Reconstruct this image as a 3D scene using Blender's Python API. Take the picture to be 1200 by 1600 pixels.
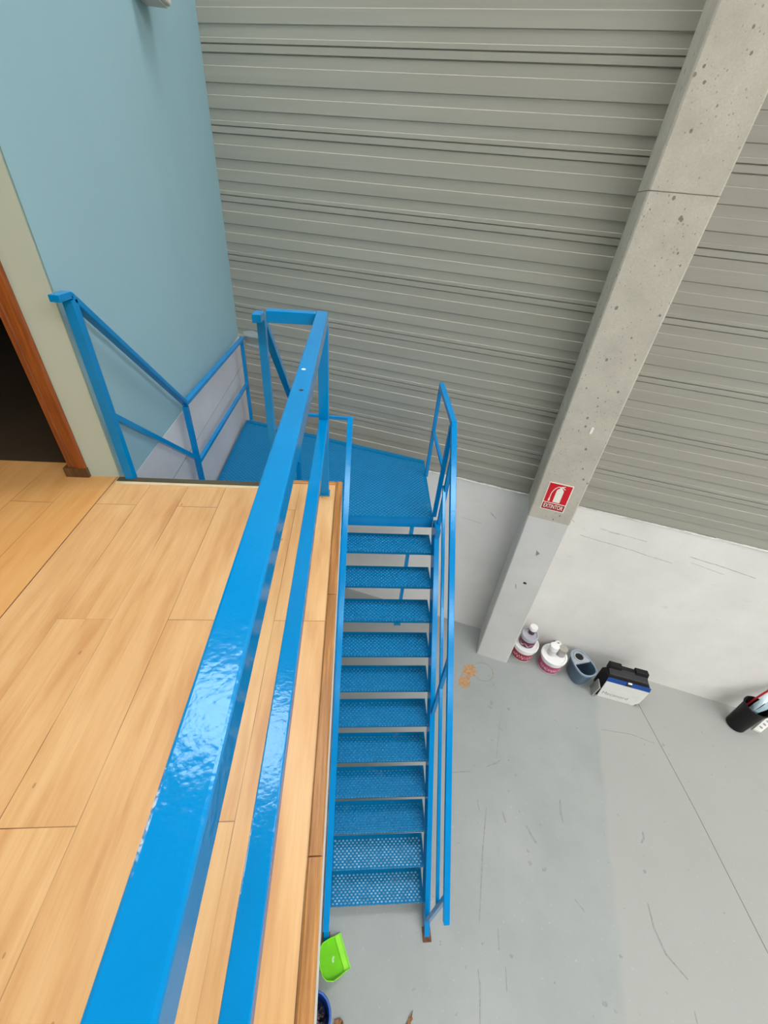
import bpy, bmesh, math, random
from mathutils import Vector, Matrix
random.seed(7)
for o in list(bpy.data.objects): bpy.data.objects.remove(o)
S = bpy.context.scene
COL = S.collection

# ------------------------------------------------------------------ camera
CZ = 5.013                       # eye height above the hall floor
EYE = Vector((0, 0, CZ))
cam_d = bpy.data.cameras.new('camera'); cam = bpy.data.objects.new('camera', cam_d); COL.objects.link(cam)
cam_d.sensor_fit = 'VERTICAL'; cam_d.sensor_height = 32.0; cam_d.lens = 648.29/1600*32.0
cam_d.clip_start = 0.02; cam_d.clip_end = 200
def cam_axes(p, y, r):
    B = Matrix(((1,0,0),(0,0,-1),(0,1,0)))
    Ry = Matrix(((math.cos(y),-math.sin(y),0),(math.sin(y),math.cos(y),0),(0,0,1)))
    Rp = Matrix(((1,0,0),(0,math.cos(p),-math.sin(p)),(0,math.sin(p),math.cos(p))))
    Rr = Matrix(((math.cos(r),-math.sin(r),0),(math.sin(r),math.cos(r),0),(0,0,1)))
    return Rr @ Rp @ B @ Ry
M = cam_axes(6.57726424e-01, 1.10036340e-01, 9.94799906e-02)
R_ = Matrix((M[0], -M[1], -M[2])).transposed()
cam.matrix_world = Matrix.Translation(EYE) @ R_.to_4x4()
S.camera = cam

# ------------------------------------------------------------------ colour management, world, light
S.view_settings.view_transform = 'Standard'; S.view_settings.look = 'None'
S.view_settings.gamma = 1.0; S.view_settings.use_curve_mapping = False
S.view_settings.exposure = 0.0
W = bpy.data.worlds.new('world'); S.world = W; W.use_nodes = True
bg = W.node_tree.nodes['Background']; bg.inputs[0].default_value = (0.95, 0.97, 1.0, 1); bg.inputs[1].default_value = 0.22
SKY_STRENGTH = 14.8               # daylight through the roof lights
WARM_FILL_POWER = 24.0                # added warm fill light over the wooden deck

# ------------------------------------------------------------------ node helpers
def mat(name):
    m = bpy.data.materials.new(name); m.use_nodes = True
    nt = m.node_tree; b = nt.nodes['Principled BSDF']
    return m, nt, b
def N(nt, t, **kw):
    n = nt.nodes.new(t)
    for k, v in kw.items():
        if k in ('operation','blend_type','data_type','feature','distance','noise_dimensions','voronoi_dimensions','interpolation_type','bands_direction','wave_type','use_clamp','offset','offset_frequency','squash'):
            setattr(n, k, v)
        else: n.inputs[k].default_value = v
    return n
def link(nt, a, b): nt.links.new(a, b)
def coords(nt, scale=(1,1,1), rot=(0,0,0)):
    tc = N(nt, 'ShaderNodeTexCoord'); mp = N(nt, 'ShaderNodeMapping')
    mp.inputs['Scale'].default_value = scale; mp.inputs['Rotation'].default_value = rot
    link(nt, tc.outputs['Object'], mp.inputs[0]); return mp.outputs[0]
def noise(nt, vec, scale, detail=4, rough=.55, w=None):
    n = N(nt, 'ShaderNodeTexNoise', Scale=scale, Detail=detail, Roughness=rough)
    if vec is not None: link(nt, vec, n.inputs['Vector'])
    return n.outputs['Fac']
def ramp(nt, fac, stops):
    r = N(nt, 'ShaderNodeValToRGB'); e = r.color_ramp.elements
    while len(e) < len(stops): e.new(.5)
    for i, (p, c) in enumerate(stops):
        e[i].position = p; e[i].color = (c, c, c, 1) if isinstance(c, (int, float)) else (*c, 1)
    link(nt, fac, r.inputs[0]); return r.outputs[0]
def mix(nt, fac, a, b, mode='MIX'):
    n = N(nt, 'ShaderNodeMix', data_type='RGBA', blend_type=mode)
    for sock, v in ((n.inputs[0], fac), (n.inputs[6], a), (n.inputs[7], b)):
        if isinstance(v, (int, float)): sock.default_value = v
        elif isinstance(v, tuple): sock.default_value = (*v, 1)
        else: link(nt, v, sock)
    return n.outputs[2]
def mth(nt, op, a, b=None, c=None):
    n = N(nt, 'ShaderNodeMath', operation=op)
    for i, v in enumerate((a, b, c)):
        if v is None: continue
        if isinstance(v, (int, float)): n.inputs[i].default_value = v
        else: link(nt, v, n.inputs[i])
    return n.outputs[0]
def bump(nt, b, h, strength, dist=.01):
    n = N(nt, 'ShaderNodeBump', Strength=strength, Distance=dist)
    link(nt, h, n.inputs['Height']); link(nt, n.outputs[0], b.inputs['Normal'])
def setc(b, nt, col): link(nt, col, b.inputs['Base Color'])
def plain(name, c, rough=.5, metal=0, var=.08, nscale=9, bs=0, spec=.5):
    m, nt, b = mat(name); v = coords(nt); f = noise(nt, v, nscale)
    lo = tuple(x*(1-var) for x in c); hi = tuple(min(1, x*(1+var)) for x in c)
    setc(b, nt, ramp(nt, f, [(.3, lo), (.7, hi)]))
    b.inputs['Roughness'].default_value = rough; b.inputs['Metallic'].default_value = metal
    b.inputs['Specular IOR Level'].default_value = spec
    if bs: bump(nt, b, noise(nt, v, nscale*8), bs, .002)
    return m

# ------------------------------------------------------------------ materials
def m_blue_paint(name, rough, c=(0.0, .213, .52), worn=False):
    m, nt, b = mat(name); v = coords(nt)
    col = ramp(nt, noise(nt, v, 6), [(.3, tuple(x*.93 for x in c)), (.75, tuple(x*1.05 for x in c))])
    if worn:
        col = mix(nt, ramp(nt, noise(nt, v, 5, 8, .7), [(.6, 0.), (.78, .30)]), col, (.22, .33, .40))
    setc(b, nt, col); b.inputs['Roughness'].default_value = rough
    b.inputs['Specular IOR Level'].default_value = .40; b.inputs['Specular Tint'].default_value = (.66,.90,1,1)
    h = mth(nt, 'ADD', noise(nt, v, 55, 2), mth(nt, 'MULTIPLY', noise(nt, v, 140, 2), .4))
    bump(nt, b, h, .10, .005)
    return m
BLUE = m_blue_paint('glossy_blue_paint', .12)
BLUE_T = m_blue_paint('worn_blue_paint', .42, (0.0, .155, .345), True)
BLUE_T.node_tree.nodes['Principled BSDF'].inputs['Specular IOR Level'].default_value = .2
BLUE_RUST = m_blue_paint('scuffed_blue_paint', .4, (.02, .20, .38), True)
BLUE_B = plain('blue_paint_on_bumps', (.004, .165, .365), .34, 0, .1, 9)
WORN_GLINT = plain('bumps_worn_glint', (.17, .345, .475), .25, 0, .45, 22)  # roof-light glint on the lowest treads put into the colour, plus wear
NOSE = plain('nose_teeth_worn', (.06, .26, .44), .35, 0, .6, 25)
RUST = plain('rust', (.13, .05, .02), .8, 0, .4, 40)

def m_planks():
    m, nt, b = mat('beech_laminate_planks')
    tc = N(nt, 'ShaderNodeTexCoord'); sp = N(nt, 'ShaderNodeSeparateXYZ'); link(nt, tc.outputs['Object'], sp.inputs[0])
    x, y = sp.outputs[0], sp.outputs[1]
    PW, PL = .1975, 1.35
    xs = mth(nt, 'DIVIDE', mth(nt, 'ADD', x, 1.26), PW); row = mth(nt, 'FLOOR', xs); fx = mth(nt, 'FRACT', xs)
    odd = mth(nt, 'FLOORED_MODULO', row, 2)
    ys = mth(nt, 'ADD', mth(nt, 'DIVIDE', mth(nt, 'SUBTRACT', y, .38), PL), mth(nt, 'MULTIPLY', odd, .52))
    col_i = mth(nt, 'FLOOR', ys); fy = mth(nt, 'FRACT', ys)
    cid = N(nt, 'ShaderNodeCombineXYZ'); link(nt, row, cid.inputs[0]); link(nt, col_i, cid.inputs[1])
    wn = N(nt, 'ShaderNodeTexWhiteNoise', noise_dimensions='3D') if False else N(nt, 'ShaderNodeTexWhiteNoise')
    link(nt, cid.outputs[0], wn.inputs['Vector'])
    # two staves per plank
    half = mth(nt, 'FLOOR', mth(nt, 'MULTIPLY', fx, 2)); cid2 = N(nt, 'ShaderNodeCombineXYZ')
    link(nt, row, cid2.inputs[0]); link(nt, half, cid2.inputs[1])
    link(nt, col_i, cid2.inputs[2])
    wn2 = N(nt, 'ShaderNodeTexWhiteNoise'); link(nt, cid2.outputs[0], wn2.inputs['Vector'])
    # grain: stretched noise, shifted per plank
    gv = N(nt, 'ShaderNodeCombineXYZ'); link(nt, mth(nt, 'ADD', mth(nt, 'MULTIPLY', x, 9), mth(nt, 'MULTIPLY', wn2.outputs[0], 40)), gv.inputs[0])
    link(nt, mth(nt, 'ADD', mth(nt, 'MULTIPLY', y, 1.1), mth(nt, 'MULTIPLY', wn.outputs[0], 30)), gv.inputs[1])
    g1 = noise(nt, gv.outputs[0], 1.6, 5, .55)
    gv2 = N(nt, 'ShaderNodeCombineXYZ'); link(nt, mth(nt, 'MULTIPLY', x, 90), gv2.inputs[0]); link(nt, mth(nt, 'MULTIPLY', y, 3.5), gv2.inputs[1]); link(nt, wn.outputs[0], gv2.inputs[2])
    g2 = noise(nt, gv2.outputs[0], 1.5, 3, .6)
    c = ramp(nt, g1, [(.28, (.54, .27, .10)), (.45, (.65, .375, .16)), (.62, (.73, .46, .215))])
    c = mix(nt, mth(nt, 'MULTIPLY', wn2.outputs[0], .26), c, (.64, .345, .145))
    c = mix(nt, mth(nt, 'MULTIPLY', ramp(nt, g2, [(.45, 0.), (.75, 1.)]), .16), c, (.42, .18, .06))
    kn = noise(nt, gv.outputs[0], .9, 2, .5)
    c = mix(nt, mth(nt, 'MULTIPLY', ramp(nt, kn, [(.62, 0.), (.74, 1.)]), .30), c, (.42, .15, .05))
    c = mix(nt, mth(nt, 'MULTIPLY', mth(nt, 'LESS_THAN', x, -1.26), .40), c, (.74, .345, .07))
    # tiny dark flecks
    vo = N(nt, 'ShaderNodeTexVoronoi', Scale=1.0); fv = N(nt, 'ShaderNodeCombineXYZ')
    link(nt, mth(nt, 'MULTIPLY', x, 11), fv.inputs[0]); link(nt, mth(nt, 'MULTIPLY', y, 5), fv.inputs[1]); link(nt, fv.outputs[0], vo.inputs['Vector'])
    c = mix(nt, mth(nt, 'MULTIPLY', mth(nt, 'LESS_THAN', vo.outputs[0], .045), .5), c, (.22, .09, .03))
    # joints
    ex = mth(nt, 'MINIMUM', fx, mth(nt, 'SUBTRACT', 1, fx)); ey = mth(nt, 'MINIMUM', fy, mth(nt, 'SUBTRACT', 1, fy))
    jx = mth(nt, 'LESS_THAN', mth(nt, 'MULTIPLY', ex, PW), .0011); jy = mth(nt, 'LESS_THAN', mth(nt, 'MULTIPLY', ey, PL), .0014)
    j = mth(nt, 'MAXIMUM', jx, jy)
    jn = ramp(nt, noise(nt, tc.outputs['Object'], 2.3, 2), [(.40, .15), (.62, .85)])
    c = mix(nt, mth(nt, 'MULTIPLY', j, jn), c, (.10, .045, .015))
    # the open dark joint by the doorway
    dj = mth(nt, 'LESS_THAN', mth(nt, 'ABSOLUTE', mth(nt, 'ADD', x, 1.26)), .0022)
    c = mix(nt, mth(nt, 'MULTIPLY', dj, .9), c, (.07, .03, .01))
    setc(b, nt, c); b.inputs['Roughness'].default_value = .36; b.inputs['Specular IOR Level'].default_value = .4
    bump(nt, b, mth(nt, 'SUBTRACT', mth(nt, 'MULTIPLY', g2, .3), j), .15, .002)
    return m
PLANKS = m_planks()

def m_wood(name, dark, light, axis, rough=.4, dens=60):
    m, nt, b = mat(name); s = [dens]*3; s[axis] = 3.0; v = coords(nt, tuple(s))
    v2 = coords(nt, tuple(6 if i != axis else .7 for i in range(3)))
    c = ramp(nt, noise(nt, v, 1.2, 5, .6), [(.3, dark), (.7, light)])
    c = mix(nt, ramp(nt, noise(nt, v2, 1.5, 3), [(.4, 0.), (.7, .5)]), c, dark)
    setc(b, nt, c); b.inputs['Roughness'].default_value = rough
    bump(nt, b, noise(nt, v, 1.2, 3), .15, .002); return m
TRIMWOOD_Y = m_wood('varnished_nosing_wood', (.25, .095, .02), (.60, .29, .085), 1)
TRIMWOOD_X = m_wood('varnished_nosing_wood_cross', (.30, .12, .03), (.55, .27, .09), 0)
DOORWOOD = m_wood('brown_door_wood', (.16, .035, .006), (.36, .10, .015), 2, .35, 40)
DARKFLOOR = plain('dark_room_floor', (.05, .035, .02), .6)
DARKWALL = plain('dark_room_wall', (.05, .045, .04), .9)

def m_wallpaint(name, c, rough=.6, streak=.018, bs=.12):
    m, nt, b = mat(name); v = coords(nt); v2 = coords(nt, (1.2, 1.2, .35))
    col = ramp(nt, noise(nt, v2, 2.2, 5), [(.3, tuple(x*(1-streak) for x in c)), (.7, tuple(x*(1+streak) for x in c))])
    setc(b, nt, col); b.inputs['Roughness'].default_value = rough
    bump(nt, b, noise(nt, v, 180, 2), bs, .003); return m
BLUEWALL = m_wallpaint('pale_blue_wall_paint', (.29, .475, .53), .55)
GREENWALL = m_wallpaint('pale_sage_wall_paint', (.47, .545, .455), .6)
WHITEFASCIA = m_wallpaint('white_fascia_paint', (.72, .71, .68), .6)

def m_whitewall(name, c=(.775, .75, .70)):
    m, nt, b = mat(name); v = coords(nt); v2 = coords(nt, (.8, .8, 3.5), (0, .05, math.radians(20.9)))
    col = ramp(nt, noise(nt, v, 1.7, 6, .6), [(.3, tuple(x*.92 for x in c)), (.7, tuple(min(1, x*1.05) for x in c))])
    col = mix(nt, ramp(nt, noise(nt, v2, 3.0, 8, .75), [(.63, 0.), (.74, .45)]), col, (.36, .35, .33))
    vo = noise(nt, v, 28, 6, .8); col = mix(nt, ramp(nt, vo, [(.68, 0.), (.76, .5)]), col, (.38, .37, .35))
    setc(b, nt, col); b.inputs['Roughness'].default_value = .75
    bump(nt, b, noise(nt, v, 22, 8, .7), .25, .01); return m
WHITEWALL = m_whitewall('rough_white_concrete')
WHITEWALL_L = m_whitewall('rough_white_rendering', (.60, .60, .62))

def m_panel():
    m, nt, b = mat('ribbed_grey_steel'); v = coords(nt)
    r = (0, 0, math.radians(20.9)); v2 = coords(nt, (.25, .25, 7), (0, 0, 0)); v3 = coords(nt, (.6, .6, 40))
    c = (.345, .334, .278)
    col = ramp(nt, noise(nt, v2, 1.4, 4), [(.3, tuple(x*.93 for x in c)), (.7, tuple(x*1.06 for x in c))])
    col = mix(nt, ramp(nt, noise(nt, v3, 2, 5, .7), [(.55, 0.), (.8, .25)]), col, (.25, .245, .21))
    col = mix(nt, ramp(nt, noise(nt, v, .9, 5, .6), [(.45, 0.), (.75, .28)]), col, (.33, .30, .235))
    col = mix(nt, ramp(nt, noise(nt, v, 60, 3, .8), [(.71, 0.), (.75, .4)]), col, (.18, .17, .15))
    setc(b, nt, col); b.inputs['Roughness'].default_value = .48; b.inputs['Specular IOR Level'].default_value = .35
    bump(nt, b, noise(nt, v, 12, 4), .05, .01); return m
PANEL = m_panel()
PANELGAP = plain('dark_panel_joint', (.12, .115, .10), .8)
MORTAR = plain('pale_mortar_ledge', (.62, .59, .55), .8, 0, .2, 14, .3)
ROOF = plain('pale_roof_sheet', (.55, .55, .52), .6)

def m_concrete():
    m, nt, b = mat('cast_concrete'); v = coords(nt)
    c = ramp(nt, noise(nt, v, 4, 7, .65), [(.3, (.45, .415, .335)), (.7, (.575, .535, .44))])
    c = mix(nt, ramp(nt, noise(nt, v, 90, 3), [(.35, .25), (.6, 0.)]), c, (.36, .33, .27))
    vo = N(nt, 'ShaderNodeTexVoronoi', Scale=21.0); dv = coords(nt, (1, 1, .8)); link(nt, dv, vo.inputs['Vector'])
    wn = N(nt, 'ShaderNodeTexWhiteNoise'); link(nt, vo.outputs['Position'], wn.inputs['Vector'])
    rad = mth(nt, 'MULTIPLY', mth(nt, 'POWER', wn.outputs[0], 3.4), .27)
    dist = mth(nt, 'ADD', vo.outputs[0], mth(nt, 'MULTIPLY', mth(nt, 'SUBTRACT', noise(nt, v, 70, 3), .5), .18))
    pit = mth(nt, 'LESS_THAN', dist, rad)
    c = mix(nt, mth(nt, 'MULTIPLY', pit, .75), c, (.13, .12, .09))
    vo2 = N(nt, 'ShaderNodeTexVoronoi', Scale=58.0); link(nt, dv, vo2.inputs['Vector'])
    wn2 = N(nt, 'ShaderNodeTexWhiteNoise'); link(nt, vo2.outputs['Position'], wn2.inputs['Vector'])
    pit2 = mth(nt, 'LESS_THAN', vo2.outputs[0], mth(nt, 'MULTIPLY', mth(nt, 'POWER', wn2.outputs[0], 4.0), .33))
    c = mix(nt, mth(nt, 'MULTIPLY', pit2, .55), c, (.20, .18, .14))
    setc(b, nt, c); b.inputs['Roughness'].default_value = .85
    bump(nt, b, mth(nt, 'SUBTRACT', mth(nt, 'MULTIPLY', noise(nt, v, 40, 6), .4), pit), .5, .006); return m
CONCRETE = m_concrete()

def m_hallfloor():
    m, nt, b = mat('painted_grey_hall_floor')
    tc = N(nt, 'ShaderNodeTexCoord'); v = tc.outputs['Object']; sp = N(nt, 'ShaderNodeSeparateXYZ'); link(nt, v, sp.inputs[0])
    a = math.radians(20.9)
    u = mth(nt, 'SUBTRACT', mth(nt, 'MULTIPLY', sp.outputs[0], math.cos(a)), mth(nt, 'MULTIPLY', sp.outputs[1], math.sin(a)))
    c = ramp(nt, noise(nt, v, 1.3, 6, .6), [(.3, (.278, .297, .282)), (.7, (.342, .354, .335))])
    # older, warmer coat to the right of a lap line in the paint
    wob = mth(nt, 'MULTIPLY', mth(nt, 'SUBTRACT', noise(nt, v, 3, 4), .5), .12)
    lap = ramp(nt, mth(nt, 'ADD', mth(nt, 'SUBTRACT', u, 1.65), wob), [(.47, 0.), (.53, 1.)])
    c = mix(nt, mth(nt, 'MULTIPLY', lap, .7), c, (.358, .355, .322))
    c = mix(nt, ramp(nt, noise(nt, v, 2.6, 8, .7), [(.55, 0.), (.75, .35)]), c, (.31, .305, .285))
    sv = coords(nt, (14, 1.6, 1), (0, 0, .15)); c = mix(nt, ramp(nt, noise(nt, sv, 1.6, 6, .75), [(.66, 0.), (.72, .38)]), c, (.22, .22, .21))
    sv2 = coords(nt, (1.4, 9, 1), (0, 0, -.5)); c = mix(nt, ramp(nt, noise(nt, sv2, 1.2, 6, .75), [(.69, 0.), (.74, .28)]), c, (.24, .24, .23))
    c = mix(nt, ramp(nt, noise(nt, v, 13, 3, .5), [(.71, 0.), (.745, .5)]), c, (.20, .20, .19))
    c = mix(nt, ramp(nt, noise(nt, v, 34, 3, .6), [(.30, .25), (.34, 0.)]), c, (.52, .53, .52))
    setc(b, nt, c); b.inputs['Roughness'].default_value = .5; b.inputs['Specular IOR Level'].default_value = .35
    bump(nt, b, noise(nt, v, 30, 5), .08, .004); return m
HALLFLOOR = m_hallfloor()

STAIN = plain('brown_rust_stain', (.42, .24, .115), .7, 0, .25, 30)
SCUFF = plain('dark_scuff', (.255, .262, .25), .7, 0, .2, 40)
JOINT = plain('floor_saw_cut', (.15, .145, .135), .9)
RINGSTAIN = plain('ring_stain', (.26, .235, .18), .8, 0, .2, 30)
BRASS = plain('dark_bronze_strip', (.10, .085, .05), .45, .3)
CREAM = plain('cream_strip', (.72, .60, .38), .45, .1)
WHITEP = plain('white_plastic', (.80, .79, .77), .4, 0, .04)
GREYP = plain('grey_plastic', (.30, .31, .33), .45)
LIDGREY = plain('clear_grey_lid', (.42, .42, .46), .3)
DKRED = plain('dark_red_label', (.36, .02, .05), .45, 0, .3, 40)
PURPLE = plain('plum_label', (.12, .015, .05), .45, 0, .35, 40)
MAGENTA = plain('magenta_label', (.47, .06, .15), .5, 0, .3, 35)
TAN = plain('tan_lid', (.36, .33, .28), .55)
BLUEGREY = plain('blue_grey_plastic', (.085, .14, .205), .38)
RIMGREY = plain('pale_blue_grey_rim', (.26, .33, .42), .35)
WRINGER = plain('light_grey_wringer', (.36, .38, .40), .4)
BLACKP = plain('black_plastic', (.008, .008, .009), .5, 0, .08, 9, 0, .22)
CHARC = plain('charcoal_plastic', (.028, .028, .03), .5, 0, .08, 9, 0, .3)
CARD = plain('white_card', (.76, .75, .70), .55, 0, .03)
BANDBLUE = plain('blue_band', (.0, .055, .28), .45)
INK = plain('grey_ink', (.20, .22, .27), .6)
LIME = plain('lime_plastic', (.16, .56, .01), .35)
LIME_D = plain('lime_plastic_light', (.27, .72, .03), .3)
ROYAL = plain('royal_blue_plastic', (.01, .055, .30), .3)
RAG = plain('mauve_mop_yarn', (.17, .115, .12), .9, 0, .3, 40, .4)
LEAF = plain('dry_leaf', (.22, .10, .04), .8, 0, .35, 30)
SIGNRED = plain('sign_red', (.62, .0, .012), .4, 0, .03)
SIGNDKRED = plain('sign_dark_red', (.36, .0, .01), .4, 0, .03)
SIGNWHITE = plain('sign_cream', (.86, .84, .72), .4, 0, .02)
PAPER = plain('pale_blue_paper', (.60, .74, .80), .5)
PAPERD = plain('blue_grey_film', (.25, .36, .40), .4)
REDSTICK = plain('red_stick', (.40, .01, .02), .4)
CHIP = plain('white_paint_chip', (.8, .86, .9), .6)
DARK = plain('dark_hole', (.03, .028, .025), .9)

# ------------------------------------------------------------------ mesh helpers
def V(x, y, z): return Vector((x, y, z + CZ))        # z measured from the eye
AN = math.radians(20.89778)
UV = Vector((math.cos(AN), -math.sin(AN), 0)); NV = Vector((math.sin(AN), math.cos(AN), 0))
def Wp(u, wd, z): return UV*u + NV*wd + Vector((0, 0, z + CZ))   # along the back wall, distance from the eye, height
FZ = 0.0 - CZ
class MB:
    def __init__(s): s.v = []; s.f = []
    def poly(s, vs, fs):
        o = len(s.v); s.v += [Vector(a) for a in vs]; s.f += [tuple(i+o for i in f) for f in fs]; return s
    def hexa(s, b, t):      # 4 bottom and 4 top corners, counter-clockwise seen from outside top
        return s.poly(list(b)+list(t), [(3,2,1,0),(4,5,6,7),(0,1,5,4),(1,2,6,5),(2,3,7,6),(3,0,4,7)])
    def box(s, c, ex, ey, ez):   # centre and half axes
        c, ex, ey, ez = map(Vector, (c, ex, ey, ez))
        q = [(-1,-1),(1,-1),(1,1),(-1,1)]
        return s.hexa([c+ex*a+ey*b-ez for a, b in q], [c+ex*a+ey*b+ez for a, b in q])
    def aabb(s, x0, x1, y0, y1, z0, z1):
        return s.box(((x0+x1)/2, (y0+y1)/2, (z0+z1)/2), ((x1-x0)/2,0,0), (0,(y1-y0)/2,0), (0,0,(z1-z0)/2))
    def bar(s, a, b, w, h, side=None):   # rectangular tube from a to b; w along side, h across
        a, b = Vector(a), Vector(b); d = (b-a); L = d.length; d.normalize()
        if side is None: side = Vector((0,0,1)).cross(d)
        side = Vector(side); side = (side - d*side.dot(d)).normalized(); up = d.cross(side)
        return s.box((a+b)/2, side*w/2, up*h/2, d*L/2) if False else s.hexa(
            [a+side*w/2*i+up*h/2*j for i, j in ((-1,-1),(1,-1),(1,1),(-1,1))],
            [b+side*w/2*i+up*h/2*j for i, j in ((-1,-1),(1,-1),(1,1),(-1,1))])
    def prism(s, pts, d):        # planar polygon pts pushed along d
        pts = [Vector(p) for p in pts]; d = Vector(d); n = len(pts)
        return s.poly(pts+[p+d for p in pts], [tuple(range(n-1,-1,-1)), tuple(range(n,2*n))]+[(i,(i+1)%n,n+(i+1)%n,n+i) for i in range(n)])
    def lathe(s, c, prof, n=32, axis=None, sx=1, sy=1, close=False):   # prof: (radius, height)
        c = Vector(c); ax = Vector(axis).normalized() if axis else Vector((0,0,1))
        e1 = ax.orthogonal().normalized() if axis else Vector((1,0,0)); e2 = ax.cross(e1)
        vs = []; fs = []; m = len(prof)
        for r, h in prof:
            for i in range(n):
                t = 2*math.pi*i/n; vs.append(c + e1*(r*math.cos(t)*sx) + e2*(r*math.sin(t)*sy) + ax*h)
        for k in range(m-1 if not close else m):
            k2 = (k+1) % m
            for i in range(n): j = (i+1) % n; fs.append((k*n+i, k*n+j, k2*n+j, k2*n+i))
        if not close:
            fs.append(tuple(range(n-1,-1,-1))); fs.append(tuple(range((m-1)*n, m*n)))
        return s.poly(vs, fs)
    def tube(s, pts, r, n=8):
        pts = [Vector(p) for p in pts]; vs = []; fs = []
        for k, p in enumerate(pts):
            d = (pts[min(k+1, len(pts)-1)] - pts[max(k-1, 0)]).normalized(); e1 = d.orthogonal().normalized(); e2 = d.cross(e1)
            for i in range(n): t = 2*math.pi*i/n; vs.append(p+e1*r*math.cos(t)+e2*r*math.sin(t))
        for k in range(len(pts)-1):
            for i in range(n): j = (i+1) % n; fs.append((k*n+i, k*n+j, (k+1)*n+j, (k+1)*n+i))
        fs.append(tuple(range(n-1,-1,-1))); fs.append(tuple(range((len(pts)-1)*n, len(pts)*n)))
        return s.poly(vs, fs)
    def build(s, name, material, parent=None, bevel=0, smooth=False, seg=2):
        org = Vector((0,0,0)); p = parent
        while p is not None: org += p.location; p = p.parent
        me = bpy.data.meshes.new(name); me.from_pydata([tuple(a-org) for a in s.v], [], s.f); me.update()
        bm = bmesh.new(); bm.from_mesh(me); bmesh.ops.recalc_face_normals(bm, faces=bm.faces); bm.to_mesh(me); bm.free()
        o = bpy.data.objects.new(name, me); COL.objects.link(o); me.materials.append(material)
        if parent is not None: o.parent = parent
        if smooth:
            for f in me.polygons: f.use_smooth = True
            md = o.modifiers.new('edges', 'EDGE_SPLIT'); md.split_angle = math.radians(40)
        if bevel:
            md = o.modifiers.new('bevel', 'BEVEL'); md.width = bevel; md.segments = seg; md.limit_method = 'ANGLE'; md.angle_limit = math.radians(50)
        return o
def tag(o, label, cat, group=None):
    o['label'] = label; o['category'] = cat
    if group: o['group'] = group
    return o
def thing(name, loc, label, cat, group=None):
    o = bpy.data.objects.new(name, None); COL.objects.link(o); o.location = loc; o.empty_display_size = .1
    return tag(o, label, cat, group)
def struct(o, label=None):
    o['kind'] = 'structure'
    if label: o['label'] = label
    return o

# ------------------------------------------------------------------ the building
WD = 4.176; SEAM = -2.547; RZ = 5.3; DZ = -1.35          # back wall distance, panel foot, roof, wooden deck
struct(MB().aabb(-9, 16, -24, 8, -.3, 0).build('floor', HALLFLOOR), 'grey painted concrete hall floor')
fl = bpy.data.objects['floor']
# saw cut, stains and scuffs on the hall floor
def decal(name, pts, m, h=.0012):
    return MB().prism([(x, y, .0002) for x, y in pts], (0, 0, h)).build(name, m, fl)
def streak(name, pts, w, m):
    L = []; R = []
    for i, (x, y) in enumerate(pts):
        a = Vector(pts[max(i-1, 0)]); b = Vector(pts[min(i+1, len(pts)-1)]); d = (b-a).normalized(); nn = Vector((-d.y, d.x))
        ww = w*(.45+.55*math.sin(math.pi*(i+.4)/(len(pts)-.2)))
        L.append((x+nn.x*ww, y+nn.y*ww)); R.append((x-nn.x*ww, y-nn.y*ww))
    return decal(name, L+R[::-1], m)
def blob(cx, cy, r, n=18, jag=.35, ang=0, st=1):
    out = []
    for i in range(n):
        t = 2*math.pi*i/n; q = r*(1+random.uniform(-jag, jag)); x = q*math.cos(t)*st; y = q*math.sin(t)
        out.append((cx+x*math.cos(ang)-y*math.sin(ang), cy+x*math.sin(ang)+y*math.cos(ang)))
    return out
decal('saw_cut', [(3.847,2.75),(3.84,1.38),(3.794,.31),(3.77,-.6),(3.776,-.6),(3.80,.31),(3.846,1.38),(3.853,2.75)], JOINT)
decal('stain', blob(1.70, 3.03, .088, 26, .27, .5, 1.35), STAIN)
decal('stain', blob(1.60, 2.87, .085, 26, .27, -.4, .9), STAIN)
rg = MB(); rp = []
for k in range(40):
    t = -2.5 + k*4.6/39; rp.append((1.885+.135*math.cos(t), 3.01+.135*math.sin(t)))
streak('ring_stain', rp, .0055, RINGSTAIN)
def fpt(px, py):        # a floor point along a pixel of the photograph
    d = M.transposed() @ Vector(((px-600)/648.29, (py-800)/648.29, 1)); d *= (-CZ/d.z); return (d.x, d.y)
for poly, w in (([(760,1262),(754,1330),(751,1400),(749,1440)], .006), ([(747,1515),(750,1540),(750,1600)], .006),
                ([(1012,1411),(1022,1450),(1040,1490),(1075,1531)], .008), ([(783,1110),(778,1160),(776,1185)], .004),
                ([(706,1207),(735,1205)], .006), ([(875,1250),(876,1270),(880,1285)], .010), ([(785,1268),(790,1285)], .008),
                ([(778,1450),(780,1485)], .004), ([(1004,1300),(1006,1310),(1002,1317)], .010), ([(775,1130),(785,1142)], .006),
                ([(822,1290),(838,1318)], .010), ([(746,1250),(749,1268)], .005), ([(898,1405),(914,1425)], .006), ([(940,1140),(985,1147),(1022,1161)], .004),
                ([(760,1198),(776,1192),(782,1188)], .007), ([(790,1510),(792,1550)], .005), ([(1085,1580),(1090,1600)], .005)):
    streak('scuff', [fpt(*q) for q in poly], w, SCUFF)
for px, py, r in ((768,1098,.026),(766,1105,.022),(795,1108,.024),(768,1156,.013),(795,1188,.010),(806,1211,.012),(795,1236,.015),(828,1348,.02),
                  (850,1358,.024),(1007,1362,.016),(799,1495,.017),(946,1570,.02),(962,1580,.012),(845,1289,.012),(825,1330,.013),(875,1178,.008),(733,1069,.011),(740,1069,.008),(771,1070,.011),(970,1494,.013),(866,1535,.009)):
    decal('spot', blob(*fpt(px, py), r, 12, .35, 1.0, .8), SCUFF)
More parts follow.
